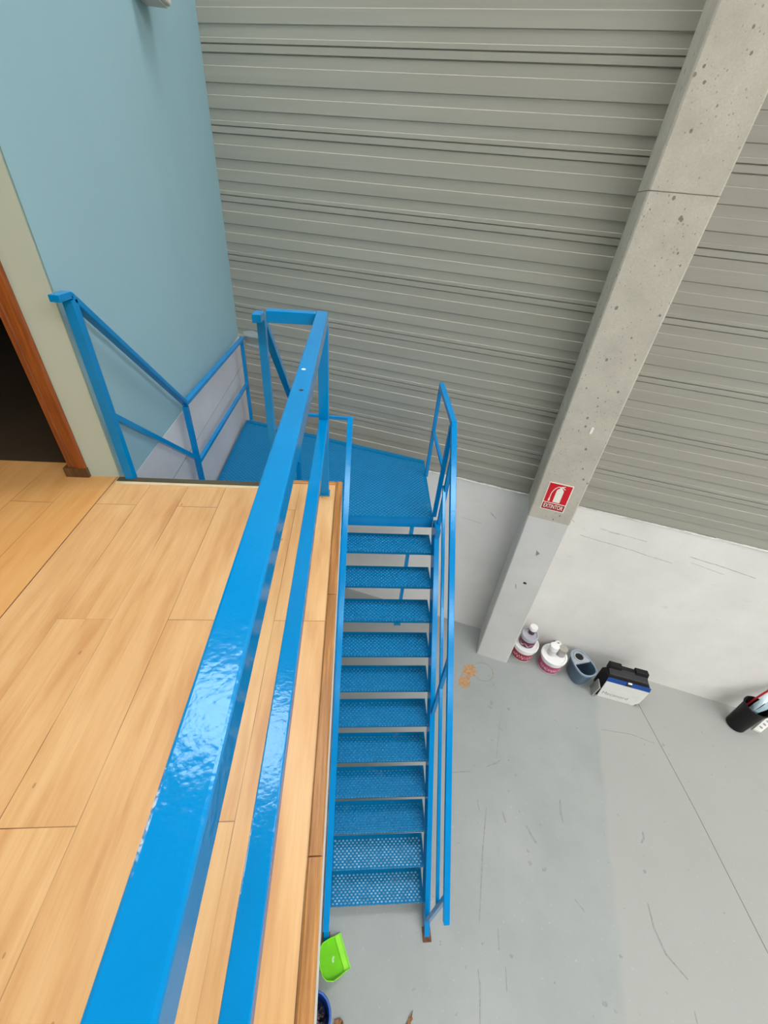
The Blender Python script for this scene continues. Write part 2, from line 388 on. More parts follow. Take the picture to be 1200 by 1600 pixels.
# back wall: white concrete upstand, mortar ledge and ribbed steel panels
struct(MB().hexa([Wp(-3.4,WD,-CZ), Wp(12,WD,-CZ), Wp(12,WD+.25,-CZ), Wp(-3.4,WD+.25,-CZ)],
                 [Wp(-3.4,WD,SEAM-.012), Wp(12,WD,SEAM-.012), Wp(12,WD+.25,SEAM-.012), Wp(-3.4,WD+.25,SEAM-.012)]).build('wall_back', WHITEWALL), 'white concrete lower half of the far wall')
wb = bpy.data.objects['wall_back']
led = MB(); us = [-3.4+.15*i for i in range(103)]
for a, b in zip(us[:-1], us[1:]):
    h = random.uniform(.008, .016); p = random.uniform(.006, .014)
    led.hexa([Wp(a,WD-p,SEAM-.02), Wp(b,WD-p,SEAM-.02), Wp(b,WD+.05,SEAM-.02), Wp(a,WD+.05,SEAM-.02)],
             [Wp(a,WD-p*.5,SEAM-.02+h), Wp(b,WD-p*.5,SEAM-.02+h), Wp(b,WD+.05,SEAM-.02+h), Wp(a,WD+.05,SEAM-.02+h)])
led.build('mortar_ledge', MORTAR, wb)
prof = []                                   # (z, depth) going up
PITCH = .479; z0 = SEAM
for k in range(17):
    zt = z0 + PITCH*(k+1)                   # upper joint of this panel
    zb = z0 + PITCH*k
    prof += [(zb+.004, .0), (zb+.030, .0), (zb+.034, .004)] if k else [(zb+.0, .002)]
    prof += [(zt-.378, .004), (zt-.373, -.003), (zt-.294, -.003), (zt-.289, .004)]
    prof += [(zt-.222, .004), (zt-.217, -.003), (zt-.124, -.003), (zt-.119, .004)]
    prof += [(zt-.056, .004), (zt-.051, .010), (zt-.046, -.002), (zt-.006, -.002), (zt-.004, .012), (zt+.001, .012)]
pm = MB(); vs = []; fs = []
for (z, d) in prof: vs += [Wp(-3.4, WD+d, z), Wp(12, WD+d, z)]
for i in range(len(prof)-1): fs.append((2*i, 2*i+1, 2*i+3, 2*i+2))
nb = len(vs); vs += [Wp(-3.4, WD+.12, prof[-1][0]), Wp(12, WD+.12, prof[-1][0]), Wp(-3.4, WD+.12, prof[0][0]), Wp(12, WD+.12, prof[0][0])]
fs += [(nb-2, nb-1, nb+1, nb), (nb, nb+1, nb+3, nb+2), (nb+2, nb+3, 1, 0)]
pm.poly(vs, fs)
struct(pm.build('wall_back_upper', PANEL), 'grey ribbed steel panels of the far wall')
MB().prism([Wp(u, WD-.003, z) for u, z in ((-2.90,-1.36),(-2.78,-1.33),(-2.62,-1.37),(-2.60,-1.47),(-2.66,-1.52),(-2.88,-1.50))], NV*.004).build('paint_smear', plain('pale_blue_smear', (.42,.47,.46), .5), bpy.data.objects['wall_back_upper'])
def scrape(uz, w, m):
    for (u0,z0_),(u1,z1_) in zip(uz[:-1], uz[1:]):
        MB().prism([Wp(u0,WD+.0004,z0_-w*.3),Wp(u1,WD+.0004,z1_-w),Wp(u1,WD+.0004,z1_+w*.4),Wp(u0,WD+.0004,z0_+w)], -NV*.0012).build('scrape', m, wb)
SCRAPE = plain('grey_scrape', (.50,.485,.455), .8, 0, .2, 30)
for uz, w in (([(1.24,-2.93),(1.50,-2.945),(1.76,-2.955),(2.05,-2.985),(2.24,-2.995)], .006), ([(2.36,-2.86),(2.6,-2.875),(3.02,-2.92)], .008),
              ([(1.09,-2.75),(1.13,-2.775)], .008), ([(2.40,-2.93),(2.75,-2.975)], .005), ([(1.50,-2.80),(1.62,-2.79)], .005), ([(.22,-2.93),(.30,-2.99)], .010), ([(-.1,-3.1),(.16,-3.12)], .004), ([(1.40,-2.78),(1.9,-2.80)], .004)):
    scrape(uz, w, SCRAPE)
# pillar
U0, U1, PD = .563, .983, 3.735
def pillar(mb, za, zb, c=.012):
    pts = [(U0,WD+.02),(U0,PD+c),(U0+c,PD),(U1-c,PD),(U1,PD+c),(U1,WD+.02)]
    mb.prism([Wp(u,w,za) for u,w in pts], (0,0,zb-za))
mb = MB(); pillar(mb, -2.54, .128); pillar(mb, .134, RZ)
pl = struct(mb.build('wall_pillar', CONCRETE), 'tall bare concrete pillar against the far wall')
mb = MB(); pillar(mb, -CZ, -2.54); mb.build('painted_base', m_whitewall('white_pillar_paint', (.64,.625,.585)), pl)
mb = MB(); pts=[(U0+.004,WD),(U0+.004,PD+.016),(U0+.016,PD+.004),(U1-.016,PD+.004),(U1-.004,PD+.016),(U1-.004,WD)]
mb.prism([Wp(u,w,.127) for u,w in pts], (0,0,.008)); mb.build('pour_line', plain('pour_line_grey',(.33,.31,.25),.9), pl)
def onpillar(name, uz, m, t=.003): return MB().prism([Wp(u,PD-.0005,z) for u,z in uz], -NV*t).build(name, m, pl)
onpillar('mark', [(.775,-2.955),(.823,-2.99),(.79,-3.035)], SCUFF, .001)
onpillar('hole', [(.775,-3.465),(.79,-3.452),(.815,-3.462),(.817,-3.48),(.80,-3.49),(.778,-3.482)], DARK, .001)
onpillar('mark', [(.70,-3.52),(.712,-3.53),(.73,-3.59),(.72,-3.59)], SCUFF, .001)
# roof with roof lights
rf = MB(); bands = []; skyl = [(-18.6,-16.9),(-11.7,-10.0),(-4.75,-3.0),(2.45,3.72)]
ys = [-24]+[q for s_ in skyl for q in s_]+[8]
for a, b in zip(ys[::2], ys[1::2]): rf.aabb(-9, 16, a, b, RZ+CZ, RZ+CZ+.12)
rf.aabb(-9, -.3, -4.75, -3.0, RZ+CZ, RZ+CZ+.12); rf.aabb(-9, -1, -18.6, -16.9, RZ+CZ, RZ+CZ+.12); rf.aabb(-9, -1, -11.7, -10.0, RZ+CZ, RZ+CZ+.12); rf.aabb(-9, -2.3, 2.45, 3.72, RZ+CZ, RZ+CZ+.12)
struct(rf.build('ceiling', ROOF))
m, nt, b = mat('daylight_roof_light'); b.inputs['Base Color'].default_value = (.9,.9,.9,1)
b.inputs['Emission Color'].default_value = (.97,.985,1,1); b.inputs['Emission Strength'].default_value = SKY_STRENGTH
for i, (a, b_) in enumerate(skyl):
    struct(MB().aabb((-1,-1,-.3,-2.3)[i], 16, a, b_, RZ+CZ+.03, RZ+CZ+.06).build('window_%d' % (i+1), m))

# ------------------------------------------------------------------ wooden deck, end wall, side wall
EX = -.037; BY = 1.975                       # deck edge, end wall plane
def slab(mb, z0_, z1_):
    for x0, x1, y0, y1 in ((-6,-1.24,-4,BY+.12),(-1.24,-.40,-4,1.935),(-.40,EX,-4,2.0)):
        mb.aabb(x0, x1, y0, y1, z0_+CZ, z1_+CZ)
mb = MB(); slab(mb, DZ-.02, DZ); fu = struct(mb.build('floor_deck', PLANKS), 'beech laminate deck of the upper level')
mb = MB(); slab(mb, DZ-.30, DZ-.021)
struct(mb.build('trim_4', WHITEFASCIA), 'white slab edge under the wooden deck')
def nose(y0, y1): return MB().prism([(-.073,y0,DZ+CZ-.018),(-.073,y0,DZ+CZ+.003),(-.069,y0,DZ+CZ+.007),(EX-.004,y0,DZ+CZ+.007),(EX+.001,y0,DZ+CZ+.002),(EX+.001,y0,DZ+CZ-.028),(EX-.004,y0,DZ+CZ-.028),(EX-.004,y0,DZ+CZ-.018)], (0,y1-y0,0))
t1 = struct(nose(1.16, 2.0).build('trim_1', TRIMWOOD_Y), 'varnished wood nosing along the deck edge')
nose(.30, 1.157).build('nosing_length', TRIMWOOD_Y, t1); nose(-.9, .297).build('nosing_length', TRIMWOOD_Y, t1); nose(-4, -.903).build('nosing_length', TRIMWOOD_Y, t1)
struct(MB().aabb(-.40, -.075, 1.972, 2.002, DZ+CZ-.02, DZ+CZ+.007).build('trim_2', TRIMWOOD_X, None, .004), 'short wood nosing at the end of the deck')
t3 = struct(MB().aabb(-1.243, -.40, 1.928, 1.962, DZ+CZ-.03, DZ+CZ+.010).build('trim_3', BRASS, None, .002), 'metal threshold strip at the top of the steps')
MB().aabb(-1.243, -.40, 1.906, 1.9275, DZ+CZ-.003, DZ+CZ+.006).build('cream_lip', CREAM, t3, .002)
# side wall: blue above the deck level, white render below; runs to the corner
cy_ = (WD + 1.285*math.sin(AN))/math.cos(AN) + .03
def sidewall(mb, za, zb, off=0):
    mb.hexa([Vector((-1.24-off,BY+.002,za+CZ)), Vector((-1.285-off,cy_,za+CZ)), Vector((-1.55,cy_+.1,za+CZ)), Vector((-1.36,BY+.122,za+CZ))][::-1],
            [Vector((-1.24-off,BY+.002,zb+CZ)), Vector((-1.285-off,cy_,zb+CZ)), Vector((-1.55,cy_+.1,zb+CZ)), Vector((-1.36,BY+.122,zb+CZ))][::-1])
OZ = 2.3
mb = MB(); sidewall(mb, -1.42, OZ); struct(mb.build('wall_left', BLUEWALL), 'pale blue side wall above the steps')
mb = MB(); sidewall(mb, -CZ, -1.42, -.002)
for z in (): pass
wl = struct(mb.build('wall_left_lower', WHITEWALL_L), 'rough white lower side wall behind the steps')
MB().hexa([V(-1.2385+.0005,2.0,-1.742), V(-1.237-.0475+.0045,cy_-.05,-1.742), V(-1.29,cy_-.05,-1.742), V(-1.25,2.0,-1.742)],
          [V(-1.2385+.0005,2.0,-1.736), V(-1.237-.0475+.0045,cy_-.05,-1.736), V(-1.29,cy_-.05,-1.736), V(-1.25,2.0,-1.736)]).build('render_joint', plain('render_joint_grey',(.30,.30,.31),.9), wl)
# end wall with doorway
DX0, DX1 = -1.40, -2.45; DH = DZ+2.15
mb = MB(); mb.aabb(DX0, -1.2475, BY, BY+.12, DZ+CZ, OZ+CZ); mb.aabb(DX1, DX0, BY, BY+.12, DH+CZ, OZ+CZ); mb.aabb(-6, DX1, BY, BY+.12, DZ+CZ, OZ+CZ)
struct(mb.build('wall_end', GREENWALL), 'pale sage end wall beside the doorway')
# door frame: casing with a groove, jamb with a stop
def frame_prof(xs, sgn):       # plan outline of one upright
    return [(DX0*1, BY-.016)] if False else None
d1 = MB()
def upright(mb, x0, s):
    pl_ = [(0,-.012),(0,.0),(-.004,.0),(-.004,.10),(-.112,.13),(-.112,.085),(-.098,.085),(-.098,.012),(-.094,-.006),(-.070,-.010),(-.062,-.004),(-.055,-.014),(-.010,-.018)]
    mb.prism([(x0+s*a, BY+c, DZ+CZ) for a, c in pl_], (0,0,DH-DZ+.02))
upright(d1, DX0+.002, 1); upright(d1, DX1-.002, -1)
d1.aabb(DX1-.002, DX0+.002, BY-.014, BY+.11, DH+CZ-.09, DH+CZ+.02)
door = struct(d1.build('door_1', DOORWOOD, None, .002), 'brown wooden door frame round a dark doorway')
MB().aabb(DX0-.112, DX0+.004, BY-.0195, BY+.08, DZ+CZ, DZ+CZ+.055).build('worn_foot', m_wood('worn_dark_wood',(.07,.03,.01),(.17,.085,.035),2), door)
# dim room beyond the doorway
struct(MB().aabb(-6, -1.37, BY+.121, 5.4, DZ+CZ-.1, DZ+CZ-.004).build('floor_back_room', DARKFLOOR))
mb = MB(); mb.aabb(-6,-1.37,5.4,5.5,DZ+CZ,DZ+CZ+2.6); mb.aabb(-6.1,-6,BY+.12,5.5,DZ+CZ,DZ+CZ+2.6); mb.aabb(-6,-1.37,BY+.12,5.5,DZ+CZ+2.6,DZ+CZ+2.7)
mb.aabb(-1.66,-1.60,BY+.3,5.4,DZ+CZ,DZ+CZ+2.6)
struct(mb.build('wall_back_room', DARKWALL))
struct(MB().aabb(-.62, -.5, -4, 1.93, 0, DZ+CZ-.301).build('wall_under_deck', WHITEWALL))
struct(MB().aabb(-6.1, -6, -4, 5.4, 0, RZ+CZ).build('wall_outer_left', GREENWALL))
struct(MB().aabb(-5.99, -.05, -2.35, -2.2, DZ+CZ+.001, OZ+CZ).build('wall_light_block', m_wallpaint('dark_light_block_paint', (.10,.11,.12), .7)))  # unseen dark wall added to keep light off the rail posts
lamp_d = bpy.data.lights.new('deck_warm_fill', 'POINT'); lamp_d.energy = WARM_FILL_POWER; lamp_d.color = (1,.62,.28); lamp_d.shadow_soft_size = .15  # unseen light without a fitting, added to warm the left of the deck
lamp = bpy.data.objects.new('deck_warm_fill', lamp_d); COL.objects.link(lamp); lamp.location = V(-2.7, .9, .9)

# ------------------------------------------------------------------ guard rail on the deck
gr = thing('guardrail', V(-.13, 1.88, DZ), 'glossy blue square-tube guardrail running along the edge of the wooden deck', 'railing')
GX = -.130; GT = -.413
MB().bar(V(GX,-2.19,GT-.025), V(GX,1.868,GT-.025), .047, .05, (1,0,0)).build('top_rail', BLUE, gr, .004)
MB().bar(V(GX-.0236,1.845,GT-.024), V(-.352,1.835,GT-.024), .046, .046, (0,1,0)).build('return_rail', BLUE, gr, .003)
MB().bar(V(GX,-2.19,-.915), V(GX,1.862,-.915), .043, .043, (1,0,0)).build('mid_rail', BLUE, gr, .003)
for y in (1.887, -1.3):
    MB().bar(V(GX,y,DZ+.008), V(GX,y,GT-.051), .047, .047, (1,0,0)).build('post', BLUE, gr, .003)
    MB().aabb(GX-.028, GX+.028, y-.028, y+.028, DZ+CZ+.0005, DZ+CZ+.0079).build('base_plate', BLUE_RUST, gr, .002)
for y, x, c in ((1.17,GX-.006,CHIP),(1.02,GX+.004,DARK)):
    MB().lathe(V(x,y,GT+.0002), [(.006,0),(.005,.0008)], 10).build('paint_chip' if c is CHIP else 'screw_hole', c, gr)

# ------------------------------------------------------------------ steel staircase
LZ = -2.286; NY = 2.872; GO = .1944; RI = .233
st = thing('steel_staircase', (0.35, 2.0, 0), 'blue steel staircase with perforated treads and a landing beside the wooden deck', 'staircase')
def lx(y): return -.012 - .030*(NY - y)/2.14          # left tread end
RXT = .767
def bumps(mb, x0, x1, y0, y1, z, px=.035, py=.0185, inside=None, r=.0105, h=.0042):
    row = 0; y = y0; mb.nb = len(mb.f) if not hasattr(mb, 'nb') else mb.nb
    while y <= y1:
        x = x0 + (px/2 if row % 2 else 0)
        while x <= x1:
            if inside is None or inside(x, y):
                vs = []; n = 7
                for q, hh in ((1, 0), (.8, h*.6), (.45, h)):
                    for i in range(n): t = 2*math.pi*i/n; vs.append((x+r*q*math.cos(t), y+r*.72*q*math.sin(t), z+hh))
                mb.poly(vs, [(i+q_,(i+1)%n+q_,n+(i+1)%n+q_,n+i+q_) for q_ in (0,n) for i in range(n)]+[tuple(range(2*n,3*n))])
            x += px
        y += py; row += 1
def tread(y, z, x0, x1, depth=.238):
    mb = MB(); zz = z+CZ
    mb.aabb(x0, x1, y, y+depth, zz-.004, zz)
    mb.aabb(x0, x1, y-.0005, y+.004, zz-.036, zz-.0041)
    mb.aabb(x0, x1, y+depth-.004, y+depth, zz-.036, zz-.0041)
    # small saw teeth along the nose
    x = x0+.012; mb.t0 = len(mb.f)
    while x < x1-.01: mb.aabb(x, x+.014, y-.0045, y-.0007, zz-.006, zz+.001); x += .0265
    mb.t1 = len(mb.f)
    bumps(mb, x0+.022, x1-.02, y+.016, y+depth-.02, zz)
    return mb
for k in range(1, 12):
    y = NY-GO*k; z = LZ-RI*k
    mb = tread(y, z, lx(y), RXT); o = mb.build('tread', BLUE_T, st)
    o.data.materials.append(WORN_GLINT if k >= 10 else BLUE_B); o.data.materials.append(NOSE)
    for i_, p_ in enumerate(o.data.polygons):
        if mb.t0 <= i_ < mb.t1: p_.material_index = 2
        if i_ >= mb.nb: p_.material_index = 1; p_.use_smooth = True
for k in range(1, 4):                                    # the three steps from the deck down to the landing
    y1_ = 1.955+.235*k
    mb = MB(); tmp = tread(0, DZ-.234*k, -1.145, -.435)
    for v_ in tmp.v: v_.y = y1_ - v_.y
    tmp.build('tread', BLUE_T, st)
# landing
poly = [(-1.236,NY),(RXT,NY),(.79,3.55),(.808,3.80)]
wl0 = Vector((.808,3.872)); wl1 = Vector((-1.20,4.640))
poly += [(wl0.x,wl0.y),(wl1.x,wl1.y),(-1.236,4.64)]
mb = MB(); mb.prism([(x,y,LZ+CZ-.005) for x,y in poly], (0,0,.005))
dw = (wl1-wl0).normalized(); nw = Vector((-dw.y, dw.x)) 
def inside(x, y):
    if y < NY+.02 or x < -1.2 or x > RXT-.02+(y-NY)*.03: return False
    return (Vector((x,y))-wl0).dot(Vector((dw.y,-dw.x)))*(-1 if Vector((dw.y,-dw.x)).dot(Vector((0,-1)))<0 else 1) > .08
bumps(mb, -1.19, .80, NY+.02, 4.6, LZ+CZ, .040, .022, inside, .0115, .004)
o = mb.build('landing_plate', BLUE_T, st); o.data.materials.append(BLUE_B)
for i_, p_ in enumerate(o.data.polygons):
    if i_ >= mb.nb: p_.material_index = 1; p_.use_smooth = True
mb = MB()
mb.aabb(-1.236, RXT, NY-.004, NY+.036, LZ+CZ-.105, LZ+CZ-.0052)
e = Vector((dw.y,-dw.x)); e = e if e.y < 0 else -e
a3 = Vector((wl0.x,wl0.y,LZ+CZ)); b3 = Vector((wl1.x,wl1.y,LZ+CZ)); e3 = Vector((e.x,e.y,0))
mb.hexa([a3+Vector((0,0,-.1)), b3+Vector((0,0,-.1)), b3+e3*.04+Vector((0,0,-.1)), a3+e3*.04+Vector((0,0,-.1))],
        [a3+Vector((0,0,-.0052)), b3+Vector((0,0,-.0052)), b3+e3*.04+Vector((0,0,-.0052)), a3+e3*.04+Vector((0,0,-.0052))])
mb.hexa([V(RXT-.04,NY+.037,LZ-.1), V(RXT,NY+.037,LZ-.1), V(.806,3.80,LZ-.1), V(.766,3.80,LZ-.1)],
        [V(RXT-.04,NY+.037,LZ-.0052), V(RXT,NY+.037,LZ-.0052), V(.806,3.80,LZ-.0052), V(.766,3.80,LZ-.0052)])
mb.aabb(-1.235,-1.195,NY+.037,4.55,LZ+CZ-.1,LZ+CZ-.0052)
mb.build('landing_frame', BLUE, st)
mb = MB(); mb.hexa([a3+e3*.0+Vector((0,0,.0003)), b3+Vector((0,0,.0003)), b3+e3*.062+Vector((0,0,.0003)), a3+e3*.062+Vector((0,0,.0003))],
                   [a3+Vector((0,0,.006)), b3+Vector((0,0,.006)), b3+e3*.062+Vector((0,0,.006)), a3+e3*.062+Vector((0,0,.006))])
mb.build('landing_edge_strip', BLUE_T, st, .001)
MB().aabb(-.252,-.247,NY+.01,4.22,LZ+CZ+.0003,LZ+CZ+.0045).build('plate_joint', BLUE_RUST, st)
for x, y in ((.775,3.80),(-1.15,4.45),(-1.15,2.93),(-.05,2.93)):
    lg = MB().aabb(x-.022,x+.022,y-.022,y+.022,.0065,LZ+CZ-.106); lg = lg.build('support_leg', BLUE, st, .003)
    MB().aabb(x-.05,x+.05,y-.05,y+.05,.0005,.0062).build('foot_plate', BLUE_RUST, lg)
# stringers
def stringer(xa_t, xb_t, xa_b, xb_b):
    yt, zt = 2.80, -2.345; slope = 1.199; dpt = .135; yb = .50
    def z_at(y): return -2.395 - (2.703-y)*slope
    top_t = (2.703, z_at(2.703)); yb0 = 2.703-((-CZ+.0)-(-2.395))/-slope
    def sec(xa, xb, y, z): return [V(xa,y,z), V(xb,y,z)]
    # side outline: down the front, along the floor, back up
    dz = dpt*math.sqrt(1+slope**2)
    y_floor_front = 2.703-(CZ-2.395)/slope; y_floor_back = 2.703-(CZ-2.395-dz)/slope
    out = [(2.71,-2.387),(y_floor_front,-CZ+.0005),(y_floor_back,-CZ+.0005),(2.865,-2.395+(2.865-2.703)*slope-dz),(2.865,-2.30),(2.845,-2.29),(2.71,-2.29)]
    mb = MB(); n = len(out); lerp = lambda a, b, y: b+(a-b)*(y-.5)/2.3
    vs = [V(lerp(xa_t,xa_b,y), y, z) for y, z in out]+[V(lerp(xb_t,xb_b,y), y, z) for y, z in out]
    mb.poly(vs, [tuple(range(n)), tuple(range(2*n-1,n-1,-1))]+[(i,(i+1)%n,n+(i+1)%n,n+i) for i in range(n)])
    return mb
sr = stringer(.7675, .812, .7675, .812).build('stringer', BLUE, st, .002)
MB().aabb(.755,.825,.505,.60,.0006,.02).build('rusty_foot', RUST, sr, .003)
sl_ = stringer(-.055, -.0125, -.089, -.0445).build('stringer', BLUE, st, .002)
MB().aabb(-.10,-.035,.505,.60,.0006,.02).build('rusty_foot', RUST, sl_, .003)
for x in (-1.165, -.42):
    MB().prism([V(x,1.956,-1.40),V(x,1.956,-1.62),V(x,2.56,-2.28),V(x,2.75,-2.28)], (.018 if x < -1 else -.018,0,0)).build('stringer', BLUE, st, .001)
# railings: a top rail that carries its own mid rail and posts
def rails(name, segs, w, h, mids, posts, mw=.03, side=(1,0,0)):
    mb = MB()
    for a, b in segs: mb.bar(V(*a), V(*b), w, h, side if abs(a[1]-b[1]) > abs(a[0]-b[0]) else (0,1,0))
    top = mb.build(name, BLUE, st, .003)
    for ms in mids:
        q = MB()
        for a, b in ms: q.bar(V(*a), V(*b), mw, mw, side if abs(a[1]-b[1]) > abs(a[0]-b[0]) else (0,1,0))
        q.build('mid_rail', BLUE, top, .002)
    for (x, y, za, zb, pw) in posts:
        MB().bar(V(x,y,za), V(x,y,zb), pw, pw, (1,0,0)).build('post', BLUE, top, .002)
    return top
HX = .79; Hs = 1.125
def hz(y): return -1.372-(2.899-y)*Hs
# outer stair rail with the landing section
rails('handrail', [((HX,3.56,-1.318),(HX,2.899,-1.372)), ((HX,2.905,-1.366),(HX,.50,hz(.50)))], .044, .040,
      [[((HX+.001,2.83,-1.90),(HX+.001,.62,-1.90-(2.83-.62)*1.115))], [((HX,3.55,-1.775),(HX,2.92,-1.82))]],
      [(HX,3.567,LZ+.001,-1.338,.032), (HX-.012,2.905,LZ+.001,-1.392,.034), (HX+.015,2.80,-2.45,-1.50,.034), (HX,1.74,-3.54,hz(1.74)-.03,.032), (HX,.62,-4.86,hz(.62)-.03,.032)], .026)
# inner stair rail over the left stringer, with the short guard across to the steps
lh = rails('handrail', [((-.004,2.905,-1.366),(-.058,.50,hz(.50)))], .042, .040,
      [[((-.008,2.83,-1.90),(-.060,.62,-1.90-(2.83-.62)*1.115))]],
      [(-.03,1.74,-3.54,hz(1.74)-.03,.030), (-.058,.62,-4.86,hz(.62)-.03,.030), (-.01,2.80,-2.45,-1.50,.030)], .024)
MB().bar(V(-.385,2.893,-1.355), V(-.026,2.893,-1.372), .022, .022, (0,1,0)).build('cross_bar', BLUE, lh, .002)
# wall-side rail of the upper steps and along the side wall
LX = -1.18
rails('handrail', [((LX,1.868,-.440),(LX,1.962,-.442)), ((LX,1.955,-.440),(LX,2.868,-1.303)), ((LX,2.860,-1.308),(LX,4.715,-1.365))], .042, .028,
      [[((LX,1.975,-.985),(LX,2.85,-1.745))], [((LX,2.89,-1.80),(LX,4.66,-1.845))]],
      [(LX,1.962,-1.62,-.46,.042), (LX,2.868,LZ+.001,-1.33,.036), (LX,4.66,LZ+.001,-1.37,.032)], .030)
# open-side rail of the upper steps
OX = -.402
rails('handrail', [((OX,1.868,-.462),(OX,1.955,-.464)), ((OX,1.95,-.464),(OX,2.885,-1.325))], .038, .034,
      [[((OX,1.975,-.985),(OX,2.85,-1.745))]],
      [(OX,1.962,-1.62,-.482,.036), (OX,2.868,LZ+.001,-1.33,.036)], .028)

# ------------------------------------------------------------------ extinguisher sign and small fittings
def rel(u, z): return Wp(u, PD-.0010, z)
sg = thing('safety_sign', Wp(.76, PD-.001, -2.25), 'red and white fire extinguisher sign reading EXTINTOR on the concrete pillar', 'sign')
a, b_, zt, zb = .647, .874, -2.091, -2.411
MB().prism([rel(a,zb),rel(b_,zb),rel(b_,zt),rel(a,zt)], -NV*.003).build('backing', SIGNWHITE, sg)
def flat(name, uz, m, off=.0032, t=.0006): return MB().prism([Wp(u,PD-.001-off,z) for u,z in uz], -NV*t).build(name, m, sg)
bw = .0085
flat('picture_field', [(a+bw,-2.318),(b_-bw,-2.318),(b_-bw,zt-bw),(a+bw,zt-bw)], SIGNRED)
flat('text_field', [(a+bw,zb+bw),(b_-bw,zb+bw),(b_-bw,-2.327),(a+bw,-2.327)], SIGNDKRED)
ex = MB()
def fl_(uz): ex.prism([Wp(u,PD-.0050,z) for u,z in uz], -NV*.0006)
cx = .770
fl_([(cx-.033,-2.308),(cx+.033,-2.308),(cx+.033,-2.175),(cx+.028,-2.158),(cx+.014,-2.147),(cx+.010,-2.136),(cx-.010,-2.136),(cx-.014,-2.147),(cx-.028,-2.158),(cx-.033,-2.175)])
fl_([(cx-.012,-2.134),(cx+.012,-2.134),(cx+.040,-2.150),(cx+.042,-2.143),(cx+.016,-2.126),(cx+.034,-2.116),(cx+.032,-2.110),(cx,-2.121),(cx-.012,-2.126)])
hs = []
for i in range(15):
    t = i/14; hs.append((cx-.010-.062*math.sin(min(1,t*1.35)*math.pi/2), -2.128-.165*max(0,(t-.12))**1.25/ .9))
L_ = [(u-.0035,z) for u,z in hs]; R2 = [(u+.0035,z+.004) for u,z in hs]
for i in range(len(hs)-1):
    (u0,z0_),(u1,z1_) = hs[i],hs[i+1]; d = Vector((u1-u0,z1_-z0_)).normalized(); nx, nz = -d.y*.0036, d.x*.0036
    fl_([(u0-nx,z0_-nz),(u1-nx,z1_-nz),(u1+nx,z1_+nz),(u0+nx,z0_+nz)])
fl_([(cx-.079,-2.268),(cx-.066,-2.268),(cx-.064,-2.306),(cx-.080,-2.306)])
ex.build('extinguisher_symbol', SIGNWHITE, sg)
def text(name, s, size, origin, ux, uy, m, parent, thick=.0006, width=None, bold=.012):
    cu = bpy.data.curves.new('tmp', 'FONT'); cu.body = s; cu.size = size; cu.extrude = 0; cu.align_x = 'CENTER'; cu.align_y = 'CENTER'; cu.offset = size*bold
    ob = bpy.data.objects.new('tmp', cu); COL.objects.link(ob)
    dg = bpy.context.evaluated_depsgraph_get(); me = bpy.data.meshes.new_from_object(ob.evaluated_get(dg))
    pts = [v.co.copy() for v in me.vertices]; fs = [tuple(p.vertices) for p in me.polygons]
    bpy.data.objects.remove(ob); bpy.data.curves.remove(cu)
    w = max(p.x for p in pts)-min(p.x for p in pts); k = (width/w) if width else 1
    ux, uy = Vector(ux), Vector(uy); nz = ux.cross(uy)
    vs = [Vector(origin)+ux*p.x*k+uy*p.y+nz*thick for p in pts]
    return MB().poly(vs, fs).build(name, m, parent)
text('lettering', 'EXTINTOR', .068, Wp((a+b_)/2, PD-.0050, -2.3645), UV, (0,0,1), SIGNWHITE, sg, .0008, .185)
pg = MB(); pp = []
for i in range(20):
    t = 2*math.pi*i/20; du = .0135*math.cos(t); dz_ = .026*(1 if math.sin(t) > 0 else -1)*.5+.0135*math.sin(t); pp.append((.818+du*.9+dz_*.10, -1.512+dz_*1.15))
pg.prism([Wp(u,PD-.0005,z) for u,z in pp], -NV*.008)
tag(pg.build('wall_plug', WHITEP, None, .002), 'small white oval plastic cap on the pillar above the red sign', 'fitting')
mb = MB(); mb.aabb(-1.262,-1.12,3.56,3.80,.745+CZ,.93+CZ)
fx = thing('wall_fixture', V(-1.2,3.68,.745), 'pale box-shaped fixture high on the blue wall at the picture edge', 'fixture')
mb.build('housing', plain('cream_housing',(.66,.62,.55),.5), fx, .012)
MB().aabb(-1.255,-1.14,3.585,3.775,.733+CZ,.7449+CZ).build('base_lip', plain('cream_lip_plastic',(.55,.50,.44),.5), fx, .003)

# ------------------------------------------------------------------ things along the wall
def pail(name, c, rt, rb, h, label, cat, group, side_m, lab_m, lidded=True):
    t = thing(name, (c[0],c[1],0), label, cat, group)
    MB().lathe((c[0],c[1],0), [(rb-.004,.001),(rb,.006),(rb+(rt-rb)*.5,h*.5),(rt,h-.02),(rt-.002,h-.003),(rt-.02,h-.003)], 40).build('body', side_m, t, 0, True)
    f = lambda q: rb+(rt-rb)*q+.0012
    MB().lathe((c[0],c[1],0), [(f(.12)-.003,h*.12),(f(.12),h*.122),(f(.70),h*.70),(f(.70)-.003,h*.702)], 40).build('label', lab_m, t, 0, True)
    if lidded:
        MB().lathe((c[0],c[1],0), [(rt+.004,h-.035),(rt+.009,h-.033),(rt+.009,h-.012),(rt+.006,h-.010),(rt+.010,h-.008),(rt+.010,h+.004),(rt-.004,h+.008),(rt-.016,h+.006),(rt-.020,h+.002)], 40).build('lid', WHITEP, t, 0, True)
    return t
